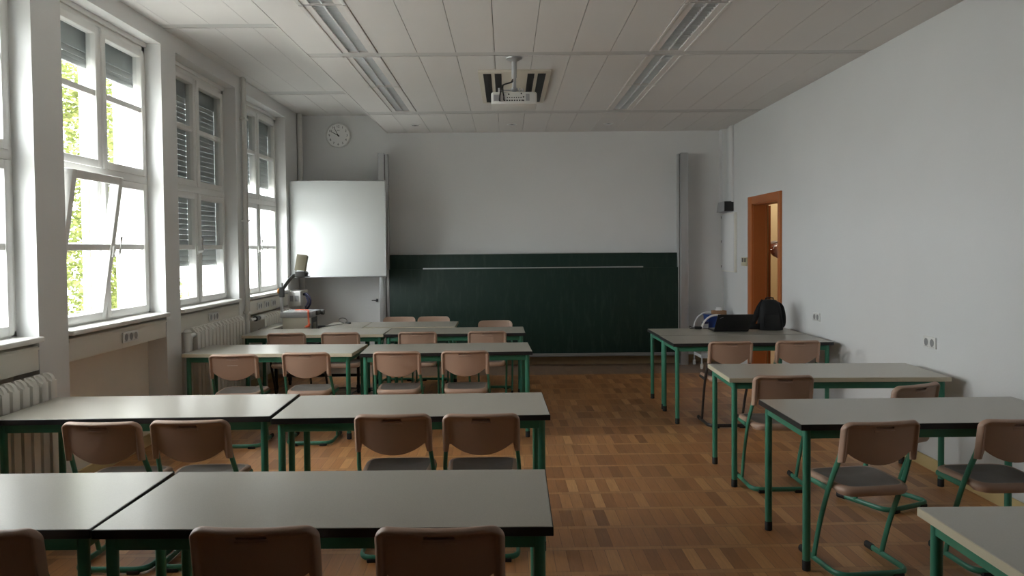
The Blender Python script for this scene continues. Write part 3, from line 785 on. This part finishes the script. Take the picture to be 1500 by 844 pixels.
# (x, y of the backrest, rotation, kind, label)
CH = [
 (-1.555, 2.28, 0, 'g', 'beige-brown chair in the bottom left corner of the photo, mostly cut off'),
 (-.745, 2.28, 0, 'g', 'beige-brown chair in the nearest row, left of the two seen in full width'),
 (-.201, 2.26, 0, 'g', 'beige-brown chair in the nearest row, the one closest to the aisle'),
 (-1.925, 3.72, -2, 'g', 'beige-brown chair in the second row, the one nearest the radiator'),
 (-1.515, 3.74, 0, 'g', 'beige-brown chair in the second row, touching the chair nearest the radiator'),
 (-.562, 3.83, 0, 'g', 'beige-brown chair in the second row, next to the aisle chair'),
 (-.130, 3.82, 0, 'g', 'beige-brown chair in the second row, the one closest to the aisle'),
 (-2.120, 6.10, 1, 'g', 'beige-brown chair in the third row with a pale scratch across its back'),
 (-1.580, 6.18, 0, 'g', 'beige-brown chair in the third row, second from the windows'),
 (-.870, 6.20, 0, 'g', 'beige-brown chair in the third row, third from the windows'),
 (-.332, 6.20, 0, 'g', 'beige-brown chair in the third row, the one closest to the aisle'),
 (-2.145, 7.66, 0, 'd', 'beige-brown chair directly in front of the overhead projector'),
 (-1.620, 7.66, 0, 'd', 'beige-brown chair in the fourth row, second from the windows'),
 (-.870, 7.66, 0, 'g', 'beige-brown chair in the fourth row, third from the windows'),
 (-.193, 7.66, 0, 'g', 'beige-brown chair in the fourth row, the one closest to the aisle'),
 (-1.268, 9.33, 180, 'g', 'chair facing the camera behind the short desk, next to the aluminium post'),
 (-.862, 9.33, 180, 'g', 'chair facing the camera behind the short desk, on its aisle side'),
 (-.128, 8.74, 180, 'g', 'chair facing the camera alone behind the fourth-row aisle desk'),
 (1.893, 6.64, 0, 'd', 'dark-framed chair in front of the laptop, pulled up to its desk'),
 (2.468, 6.65, 0, 'g', 'chair in front of the backpack, next to the dark-framed chair'),
 (1.715, 4.86, 0, 'g', 'chair at the cream-edged wall desk, its green frame fully seen from the aisle'),
 (2.365, 4.51, 25, 'g', 'chair turned towards the aisle, half hidden behind the black-edged desk on the right'),
 (1.708, 3.565, 7, 'g', 'chair turned at an angle at the black-edged desk on the right, beside the aisle'),
 (2.355, 3.585, 2, 'g', 'chair cut off by the right edge of the photo, at the black-edged desk'),
]
usedc = set()
for x, y, a, k, lb in CH:
    src = cg if k == 'g' else cd
    off = Matrix.Rotation(R_(a), 3, 'Z') @ Vector((0, .20, 0)); loc = (x + off.x, y + off.y, 0)
    if k not in usedc:
        usedc.add(k); src.location = loc; src.rotation_euler = (0, 0, R_(a)); src['label'] = lb; o = src
    else: o = dup(src, loc, R_(a), lb)
    if 'scratch' in lb:
        f = BM(); bx(f, -.04, .04, -.2125, -.195, .6635, .6655)
        br = [c for c in o.children if c.name.startswith('backrest')][0]
        obj('scratch', f, mat('pale_scratch', (.62, .52, .45), .6), br)

# ------------------------------------------------------------------ overhead projector on its trolley
t = thing('projector_trolley', 'black-legged trolley with desk-like top holding the overhead projector', 'trolley', (-2.11, 8.79, 0))
f = BM(); bx(f, -.55, -.395, -.34, .345, DH - .027, DH, .002); bx(f, .10, .552, -.34, .345, DH - .027, DH, .002); obj('tabletop', f, LAM, t)
f = BM(); bx(f, -.41, .11, -.32, .33, .53, .55, .002); bx(f, -.40, -.39, -.32, .33, .55, DH - .03); bx(f, .10, .11, -.32, .33, .55, DH - .03); bx(f, -.4, .11, .32, .335, .5, DH - .03); obj('well', f, BLACKP, t)
f = BM(); bx(f, -.38, .5, -.30, -.27, DH - .07, DH - .03); bx(f, -.38, .5, .27, .30, DH - .07, DH - .03); bx(f, -.38, .50, -.015, .015, .14, .17); obj('frame', f, BLACKP, t)
for x in (-.385, .50):
    for y in (-.27, .27):
        f = BM(); tube(f, [(x, y, .09), (x, y, DH - .03)], .017, 12); lg = obj('leg', f, BLACKP, t)
        f = BM(); lathe(f, [(.028, -.012), (.033, -.008), (.033, .008), (.028, .012)], 18, (x, y, .034), 'x'); bx(f, x - .02, x + .02, y - .014, y + .014, .05, .092, .004); obj('caster', f, RUBBER, lg)
t = thing('overhead_projector', 'grey and beige overhead projector with raised arm and tilted head', 'projector', (-2.285, 8.75, .5515))
f = BM(); bx(f, -.155, .15, -.16, .18, 0, .27, .008); body = obj('body', f, BEIGEP, t)
f = BM(); bx(f, .15, .153, -.11, .14, .03, .26); obj('side_panel', f, DGREYP, body)
f = BM(); bx(f, .1525, .157, -.06, .08, .09, .2, .003); obj('side_recess', f, OLIVEP, body)
f = BM(); bx(f, -.175, .165, -.18, .20, .265, .328, .008); tray = obj('stage', f, GREYP, t)
f = BM(); bx(f, -.14, .125, -.14, .16, .328, .331); obj('glass_plate', f, mat('stage_glass', (.55, .56, .57), .15), tray)
f = BM(); bx(f, .165, .19, .02, .20, .275, .325, .006); lathe(f, [(.026, .19), (.03, .2), (.03, .225), (.024, .23)], 16, (0, .16, .30), 'x'); obj('focus_knob', f, DGREYP, t)
f = BM(); bx(f, -.170, -.142, -.175, -.147, .32, .645, .003); obj('post', f, ALU, t)
f = BM(); bx(f, -.178, -.128, -.19, -.135, .49, .60, .008); obj('arm_clamp', f, DGREYP, t)
f = BM(); lathe(f, [(.012, -.2), (.028, -.195), (.03, -.18), (.02, -.178)], 16, (0, -.162, .555), 'x'); obj('clamp_knob', f, ORANGEP, t)
f = BM(); tube(f, smooth_path([(-.145, -.16, .56), (-.135, -.13, .60), (-.075, -.06, .70), (-.045, -.03, .72), (.03, 0, .722)]), .014, 10, .02); obj('arm', f, DGREYP, t)
f = BM(); bx(f, -.035, .075, -.065, .07, .705, .765, .008); bx(f, .06, .105, -.05, .05, .70, .712, .003); lathe(f, [(.045, .705), (.05, .70), (.05, .695)], 18, (.01, 0, 0)); lathe(f, [(.014, .075), (.016, .09), (.012, .1)], 12, (0, -.02, .74), 'x'); obj('lens_head', f, DGREYP, t)
f = BM()
Mh = Matrix.Translation((.015, -.01, .765)) @ Matrix.Rotation(R_(-14), 4, 'X') @ Matrix.Rotation(R_(7), 4, 'Y')
bx(f, -.055, .05, -.05, -.042, 0, .18, .003); bx(f, .045, .053, -.05, .02, 0, .18, .002); bx(f, -.058, -.05, -.05, .02, 0, .18, .002)
bmesh.ops.transform(f, matrix=Mh, verts=f.verts[:]); obj('mirror_hood', f, OLIVEP, t)
f = BM(); tube(f, smooth_path([(-.06, .02, .335), (.03, .0, .337), (.11, -.06, .336), (.135, -.15, .334), (.14, -.187, .32), (.145, -.192, .25), (.15, -.196, .19)]), .0042, 8)
tube(f, smooth_path([(.05, -.01, .336), (.1, -.05, .338), (.128, -.17, .337), (.132, -.19, .3), (.138, -.195, .2)]), .0042, 8)
c = tag(obj('mains_lead', f, REDCORD), 'orange-red cord hanging down the front of the overhead projector', 'cord'); c.location = t.location + Vector((0, -.004, .003))
f = BM(); tube(f, [(.15, -.196, .20), (.14, -.2, .175), (.11, -.205, .165)], [.012, .018, .014], 10); tube(f, [(.115, -.205, .166), (.095, -.208, .163)], .004, 6)
obj('plug', f, REDCORD, c)
# black plug lead on the short desk
f = BM(); P = [(-1.78, 8.66, .004), (-1.85, 8.72, .004), (-1.93, 8.86, .006), (-1.90, 8.99, .02), (-1.93, 9.06, .05), (-1.985, 9.05, .055), (-1.99, 9.0, .03), (-1.93, 8.95, .012), (-1.89, 8.93, .008)]
tube(f, smooth_path([(x + .08, y, z + DH) for x, y, z in P[2:]]), .0045, 8); tube(f, smooth_path([(-2.0, 8.60, DH + .004), (-1.93, 8.75, DH + .004), (-1.85, 8.86, DH + .006)]), .003, 6)
c = tag(obj('power_lead', f, BLACKP), 'thin black lead with a loop lying on the desktop right of the overhead projector', 'cable')
f = BM(); tube(f, [(-1.815, 8.935, DH + .012), (-1.78, 8.915, DH + .012), (-1.765, 8.905, DH + .012)], [.008, .013, .011], 10); obj('plug', f, BLACKP, c)
# loop of cable on the floor under the fourth row
f = BM(); pts = [(-1.47 + .19 * math.cos(a), 8.45 + .30 * math.sin(a), .007 + .0005 * k) for k, a in enumerate([i * 2 * PI / 28 for i in range(0, 29)])]
tube(f, smooth_path(pts + [(-1.55, 8.6, .02), (-1.62, 8.75, .01), (-1.9, 8.8, .006), (-2.2, 8.5, .006), (-2.5, 8.4, .006)], 3), .006, 8)
tag(obj('floor_cable', f, BLACKP), 'black cable looped on the floor under the fourth-row desks', 'cable')

# ------------------------------------------------------------------ laptop, backpack, adapter
t = thing('laptop', 'black laptop open on the far right desk with its lid back to the camera', 'laptop', (2.205, 7.85, DH), 0)
f = BM(); bx(f, -.172, .172, -.115, .115, .002, .02, .004); obj('base', f, BLACKP, t)
f = BM(); bx(f, -.155, .155, -.01, .105, .0195, .0205); obj('keyboard', f, DGREYP, t)
f = BM(); bx(f, -.172, .172, -.008, 0, 0, .225, .003)
f2 = BM(); bx(f2, -.155, .155, 0, .001, .015, .215)
f3 = BM(); prism(f3, [(-.145, .175), (-.115, .19), (-.114, .195), (-.144, .18)], -.0088, -.008, 'xz')
Ml = Matrix.Translation((0, -.115, .018)) @ Matrix.Rotation(R_(42), 4, 'X')
for q in (f, f2, f3): bmesh.ops.transform(q, matrix=Ml, verts=q.verts[:])
lid = obj('lid', f, BLACKP, t); obj('screen', f2, mat('screen_off', (.015, .015, .017), .15), lid); obj('lid_mark', f3, GREYP, lid, 'small silver mark')

t = thing('backpack', 'black backpack standing on the far right desk by the wall', 'backpack', (2.635, 7.87, DH + .003), R_(-6))
f = BM()
sec = [(-.0, .105, .075), (.004, .118, .085), (.06, .12, .09), (.15, .113, .085), (.22, .104, .075), (.27, .088, .062), (.295, .064, .045), (.303, .03, .02)]
rg = []
for z, hw, hd in sec:
    vs = []
    for k in range(24):
        a = 2 * PI * k / 24; c_, s_ = math.cos(a), math.sin(a)
        vs.append(f.verts.new((math.copysign(abs(c_) ** .6, c_) * hw - .02 * z, math.copysign(abs(s_) ** .6, s_) * hd + z * .06, z)))
    rg.append(vs)
for A, B in zip(rg, rg[1:]):
    for k in range(24): f.faces.new((A[k], A[(k + 1) % 24], B[(k + 1) % 24], B[k]))
f.faces.new(rg[0][::-1]); f.faces.new(rg[-1]); obj('body', f, BLACKF, t, ang=60)
f = BM(); prism(f, [(-.085, .03), (.085, .03), (.08, .15), (.06, .17), (-.06, .17), (-.08, .15)], -.105, -.07, 'xz')
bmesh.ops.bevel(f, geom=[e for e in f.edges], offset=.012, segments=2, affect='EDGES'); obj('front_pocket', f, BLACKF, t)
f = BM(); tube(f, smooth_path([(-.06, .02, .285), (-.11, -.01, .22), (-.155, -.03, .12), (-.19, -.04, .06), (-.215, -.04, .038), (-.15, -.05, .036), (-.10, -.04, .036)]), .03, 10, .007, up=(0, 1, .2)); obj('strap', f, BLACKF, t)
f = BM(); tube(f, smooth_path([(.07, .03, .265), (.115, .03, .23), (.135, .02, .14), (.13, .0, .06), (.11, -.01, .036)]), .02, 10, .007, up=(0, 1, 0)); obj('strap', f, BLACKF, t)
f = BM(); tube(f, smooth_path([(-.04, .03, .296), (-.03, .03, .315), (.03, .03, .315), (.035, .03, .296)]), .007, 8); obj('top_handle', f, BLACKF, t)

t = thing('power_adapter', 'small black power adapter lying on the desk left of the laptop', 'adapter', (1.95, 8.03, DH))
f = BM(); bx(f, -.035, .035, -.02, .02, 0, .026, .005); obj('body', f, BLACKP, t)
f = BM(); tube(f, smooth_path([(-.034, 0, .012), (-.07, -.01, .006), (-.085, .03, .012), (-.07, .07, .022), (-.05, .05, .012), (-.03, .03, .008)]), .0035, 8); tube(f, smooth_path([(.034, 0, .012), (.06, .01, .004), (.10, -.02, .004), (.13, -.05, .008)]), .003, 8); obj('cable', f, BLACKP, t)

# ------------------------------------------------------------------ white utility trolley behind the desks with its load
t = thing('utility_trolley', 'white tubular trolley on casters behind the laptop desk', 'trolley', (2.65, 10.14, 0))
for y in (-.2, .2):
    f = BM(); pts = [(-.19, y, .06), (-.19, y, .50)] + [(-.19 + .19 * (1 - math.cos(a)), y, .50 + .185 * math.sin(a)) for a in [PI / 2 * k / 7 for k in range(1, 8)]]
    pts = pts + [(-p[0], p[1], p[2]) for p in pts[-2::-1]]
    tube(f, pts, .0125, 12); obj('frame_hoop', f, METALW, t)
for z in (.145, .47):
    f = BM(); bx(f, -.185, .185, -.2, .2, z - .008, z, .003); bx(f, -.19, -.18, -.2, .2, z - .012, z + .03, .003); bx(f, .18, .19, -.2, .2, z - .012, z + .03, .003); obj('shelf', f, METALW, t)
for x in (-.19, .19):
    for y in (-.2, .2):
        f = BM(); lathe(f, [(.022, -.014), (.027, -.01), (.027, .01), (.022, .014)], 16, (x, y, .027), 'x'); bx(f, x - .018, x + .018, y - .014, y + .014, .03, .068, .004); obj('caster', f, WHITEP, t)
t = thing('storage_box', 'blue plastic box on the white trolley', 'box', (2.70, 10.165, .4715))
f = BM()
for z0, z1, g in ((0, .20, 0),):
    prism(f, [(-.115, .0), (.115, 0), (.135, .2), (-.135, .2)], -.12, .12, 'xz'); bx(f, -.142, .142, -.13, .13, .19, .203, .003)
obj('body', f, BLUE, t)
t = thing('tissue_box', 'brown cardboard tissue box on top of the blue box', 'box', (2.735, 10.16, .6755))
f = BM(); bx(f, -.085, .085, -.06, .06, 0, .05, .002); obj('carton', f, CARD, t)
f = BM(); lathe(f, [(.04, .048), (.045, .06), (.03, .085), (.04, .092), (.015, .098)], 9); bmesh.ops.transform(f, matrix=Matrix.Rotation(.3, 4, 'Z'), verts=f.verts[:]); obj('tissue', f, TISSUE, t)
t = thing('wet_wipe_tub', 'small cloudy plastic tub with a dark blue lid on the white trolley', 'tub', (2.518, 10.0, .4715))
f = BM(); lathe(f, [(.036, 0), (.04, .004), (.04, .10), (.036, .105)], 20); obj('body', f, CLEARP, t)
f = BM(); lathe(f, [(.042, .10), (.043, .104), (.043, .118), (.03, .125)], 20); obj('lid', f, mat('navy_plastic', (.012, .015, .08), .4), t)

# ------------------------------------------------------------------ person leaning round the door frame from the corridor
def person():
    # standing in the corridor on the near side of the door, hidden by the wall but for the head
    t = thing('person', 'person in the doorway, only the grey-haired head leaning round the door frame', 'person', (3.60, 9.12, 0))
    H0 = Vector((-.34, .37, 1.50))            # head centre relative to root
    me = bpy.data.meshes.new('body'); V, E, Rr = [], [], []
    def add(p, r, par=None):
        V.append(p); Rr.append(r)
        if par is not None: E.append((par, len(V) - 1))
        return len(V) - 1
    pel = add((0, 0, .95), (.15, .11))
    ch = add((-.09, .11, 1.20), (.15, .11), add((-.04, .05, 1.07), (.14, .10), pel))
    up = add((-.16, .19, 1.33), (.13, .10), ch)
    nk = add((-.235, .265, 1.392), (.056, .056), up); nk = add((-.288, .316, 1.415), (.052, .052), nk); add((-.312, .342, 1.465), (.048, .048), nk)
    for s in (-1, 1):
        hip = add((.02, s * .095, .88), (.09, .09), pel); kn = add((0, s * .11, .50), (.06, .06), hip); an = add((.03, s * .12, .09), (.042, .042), kn); add((-.12, s * .13, .05), (.04, .03), an)
        sh = add((-.13 + s * .02, .19 + s * .15, 1.325 - s * .06), (.06, .06), up)
        if s == 1: el = add((-.12, .40, 1.03), (.044, .044), sh); add((-.25, .32, .90), (.032, .032), el)
        else: el = add((-.08, .0, 1.12), (.044, .044), sh); add((-.20, .05, .92), (.032, .032), el)
    me.from_pydata(V, E, []); o = bpy.data.objects.new('body', me); COL.objects.link(o)
    o.modifiers.new('skin', 'SKIN'); o.modifiers.new('sub', 'SUBSURF').levels = 2
    for i, r in enumerate(Rr): me.skin_vertices[0].data[i].radius = r
    me.skin_vertices[0].data[0].use_root = True
    dg = bpy.context.evaluated_depsgraph_get(); nm = bpy.data.meshes.new_from_object(o.evaluated_get(dg)); bpy.data.objects.remove(o)
    nm.name = 'clothes'
    for p in nm.polygons: p.use_smooth = True
    nm.materials.clear(); nm.materials.append(SHIRT); nm.materials.append(TROUS); nm.materials.append(SKIN)
    for p in nm.polygons:
        c = p.center; p.material_index = 1 if c.z < .93 else (2 if (c.y > .255 and c.x < -.215 and c.z > 1.36) else 0)
    bo = bpy.data.objects.new('body', nm); COL.objects.link(bo); bo.parent = t
    f = BM(); n_ = Vector((-.053, .051, .023)).normalized(); u_ = n_.cross(Vector((0, 0, 1))).normalized(); v_ = n_.cross(u_)
    tube(f, [Vector((-.232, .262, 1.39)) + u_ * (.062 * math.cos(a)) + v_ * (.064 * math.sin(a)) for a in [2 * PI * k / 24 for k in range(24)]], .016, 10, .02, up=n_, closed=True)
    obj('collar', f, SHIRT, bo, ang=80)
    # hands
    for px, py, pz in ((-.25, .32, .90), (-.20, .05, .92)):
        f = BM(); bmesh.ops.create_uvsphere(f, u_segments=12, v_segments=8, radius=1, matrix=Matrix.Translation((px - .01, py, pz - .05)) @ Matrix.Diagonal((.016, .036, .05, 1)))
        for k in range(4):
            yy = py - .027 + k * .018; ln = (.055, .068, .072, .058)[k]
            tube(f, smooth_path([(px - .01, yy, pz - .08), (px - .014, yy, pz - .09 - ln * .5), (px - .03, yy, pz - .09 - ln)], 3), [.009] * 4 + [.008] * 2 + [.006], 8)
        tube(f, smooth_path([(px - .01, py - .03, pz - .03), (px - .025, py - .05, pz - .065), (px - .035, py - .045, pz - .10)], 3), [.011] * 4 + [.009] * 2 + [.007], 8)
        obj('hand', f, SKIN, t, ang=80)
    # head: local frame, face towards local -x, up local z; then tilted sideways and placed
    Mh = Matrix.Translation(H0) @ Matrix.Rotation(R_(28), 4, 'Z') @ Matrix.Rotation(R_(-38), 4, 'X')
    f = BM(); bmesh.ops.create_uvsphere(f, u_segments=28, v_segments=20, radius=1)
    for v in f.verts:
        x, y, z = v.co
        w = 1 - .22 * max(0, -z) ** 1.2
        xx = x * .097 * (1 - .08 * max(0, -z)); yy = y * .076 * w; zz = z * .118
        if x < -.25 and z < .1: xx -= .008 * max(0, -z) * (1 if abs(y) < .5 else .3)
        if x < -.6:                                     # brow, eye sockets, nose, mouth, chin
            if .02 < z < .3 and .18 < abs(y) < .62: xx += .009
            if abs(y) < .17 and -.38 < z < .15: xx -= .020 * (1 - (z + .38) / .6)
            if .25 < z < .42: xx -= .004
        v.co = (xx, yy, zz)
    tube(f, [(-.01, 0, -.07), (.03, 0, -.15)], .05, 14)
    for s in (-1, 1):
        lathe(f, [(.012, 0), (.028, s * .006), (.03, s * .012), (.02, s * .014), (.012, s * .008)], 14, (.008, s * .073, -.005), 'y')
    bmesh.ops.transform(f, matrix=Mh, verts=f.verts[:]); hd = obj('head', f, SKIN, t, ang=80)
    f = BM()
    for s in (-1, 1): bmesh.ops.create_uvsphere(f, u_segments=10, v_segments=8, radius=.011, matrix=Matrix.Translation((-.079, s * .03, .012)))
    bmesh.ops.transform(f, matrix=Mh, verts=f.verts[:]); obj('eye', f, mat('eye_dark', (.06, .05, .05), .2), hd)
    f = BM(); bx(f, -.102, -.092, -.026, .026, -.061, -.055, .002); bmesh.ops.transform(f, matrix=Mh, verts=f.verts[:]); obj('mouth', f, mat('lip', (.25, .09, .08), .5), hd)
    f = BM(); bmesh.ops.create_uvsphere(f, u_segments=28, v_segments=18, radius=1)
    kill = []
    for v in f.verts:
        x, y, z = v.co
        v.co = (x * .105 + .006, y * .084, z * .124 + .004)
        if (x < -.35 and z < .46) or (z < -.35) or (x < .0 and z < -.1): kill.append(v)
    bmesh.ops.delete(f, geom=kill, context='VERTS')
    for v in f.verts: v.co *= 1 + .05 * (random.random() - .4)
    bmesh.ops.transform(f, matrix=Mh, verts=f.verts[:]); obj('hair', f, HAIR, hd, ang=80)
    f = BM()
    for s in (-1, 1):
        ring = [(-.104, s * .032 + .026 * math.cos(a), .008 + .021 * math.sin(a)) for a in [2 * PI * k / 18 for k in range(18)]]
        tube(f, ring, .002, 6, closed=True); tube(f, [(-.103, s * .057, .012), (-.02, s * .082, .012), (.02, s * .08, .0)], .002, 6)
    tube(f, [(-.106, -.008, .012), (-.108, 0, .016), (-.106, .008, .012)], .002, 6)
    bmesh.ops.transform(f, matrix=Mh, verts=f.verts[:]); obj('glasses', f, CHROME, hd, 'thin metal-framed glasses')
person()

# ------------------------------------------------------------------ outdoors
b = BM(); bx(b, -60, XO, -40, 60, -3.6, -3.5); o = struct('ground', b, LAWN)
random.seed(11)
def tree(name, label, loc, h, clumps, nleaf, size):
    t = thing(name, label, 'tree', loc, 0, 'trees outside the windows')
    f = BM(); tube(f, smooth_path([(0, 0, 0), (.06, .05, h * .3), (-.05, .08, h * .6), (.1, 0, h * .9)], 4), [.22 - .15 * i / 12 for i in range(13)], 10)
    for k in range(9):
        a = k * 2.4; z = h * (.35 + .06 * k); L = 1.9 - .1 * k
        tube(f, smooth_path([(0, 0, z), (L * .5 * math.cos(a), L * .5 * math.sin(a), z + .35), (L * math.cos(a), L * math.sin(a), z + .5)], 3), [.07, .06, .055, .045, .04, .03, .02], 7)
    obj('trunk', f, BARK, t)
    f = BM()
    for k in range(nleaf):
        cx, cy, cz, r = clumps[k % len(clumps)]
        d = Vector((random.gauss(0, 1), random.gauss(0, 1), random.gauss(0, 1))).normalized() * r * random.random() ** .45
        p = Vector((cx, cy, cz)) + d; s = size * (.6 + .8 * random.random())
        q = Matrix.Rotation(random.random() * 6.3, 3, 'Z') @ Matrix.Rotation(random.gauss(0, .8), 3, 'X') @ Matrix.Rotation(random.gauss(0, .5), 3, 'Y')
        vs = [f.verts.new(p + q @ Vector(c)) for c in ((-s * .5, 0, 0), (-s * .12, -s * .3, s * .06), (s * .5, 0, -s * .05), (-s * .12, s * .3, s * .06))]
        f.faces.new(vs)
    obj('foliage', f, LEAF, t, smooth=False)
cl = []
for k in range(110):
    a = k * 2.39996; r = 2.3 * (.45 + .55 * random.random() ** .5); z = 1.4 + 8.4 * ((k * .7548777) % 1)
    cl.append((r * math.cos(a), r * math.sin(a), z, .6 + .5 * random.random()))
tree('broadleaf_tree', 'pale green broadleaf tree filling the panes of the tilted-open window', (-9.45, 16.0, -3.5), 9.0, cl, 48000, .115)
cl = []
for k in range(18):
    a = random.random() * 6.3; r = 2.4 * random.random() ** .5; z = 1.6 + 3.0 * random.random()
    cl.append((r * math.cos(a), r * math.sin(a), z, .6 + .5 * random.random()))
tree('broadleaf_tree', 'pale green tree seen low through the window with the lowered shutter', (-10.3, 24.5, -3.5), 4.2, cl, 9000, .13)

# ------------------------------------------------------------------ world
w = bpy.data.worlds.new('overcast_sky'); SC.world = w; w.use_nodes = True
bg = w.node_tree.nodes['Background']; bg.inputs['Color'].default_value = (.955, .985, 1.0, 1); bg.inputs['Strength'].default_value = 5.0

# ------------------------------------------------------------------ camera (pose recovered from the photograph's perspective)
cam = bpy.data.cameras.new('camera'); co = bpy.data.objects.new('camera', cam); COL.objects.link(co)
FPX = 1158.24; cam.sensor_width = 36; cam.lens = FPX * 36 / 1500; cam.shift_y = (398.957 - 422) / 1500
pitch, roll, yaw = .0307351, -.00883158, -.00709845
def axes():
    A = []
    for X in ((1, 0, 0), (0, 1, 0), (0, 0, 1)):
        x, y, z = X
        c, s = math.cos(yaw), math.sin(yaw); x, y = c * x + s * y, -s * x + c * y
        c, s = math.cos(pitch), math.sin(pitch); d_, u_ = c * y - s * z, s * y + c * z
        c, s = math.cos(roll), math.sin(roll); A.append((c * x + s * u_, -s * x + c * u_, d_))
    return A
A = axes()
M = Matrix(((A[0][0], A[0][1], -A[0][2], 0), (A[1][0], A[1][1], -A[1][2], 0), (A[2][0], A[2][1], -A[2][2], 1.55376), (0, 0, 0, 1)))
co.matrix_world = M
cam.clip_start = .05; cam.clip_end = 200
SC.camera = co

vs = SC.view_settings
vs.view_transform = 'Standard'; vs.look = 'None'; vs.gamma = 1; vs.use_curve_mapping = False; vs.exposure = 1.72
cy = SC.cycles
cy.use_denoising = True
cy.max_bounces = 10; cy.diffuse_bounces = 6; cy.glossy_bounces = 4; cy.transparent_max_bounces = 16; cy.sample_clamp_indirect = 8
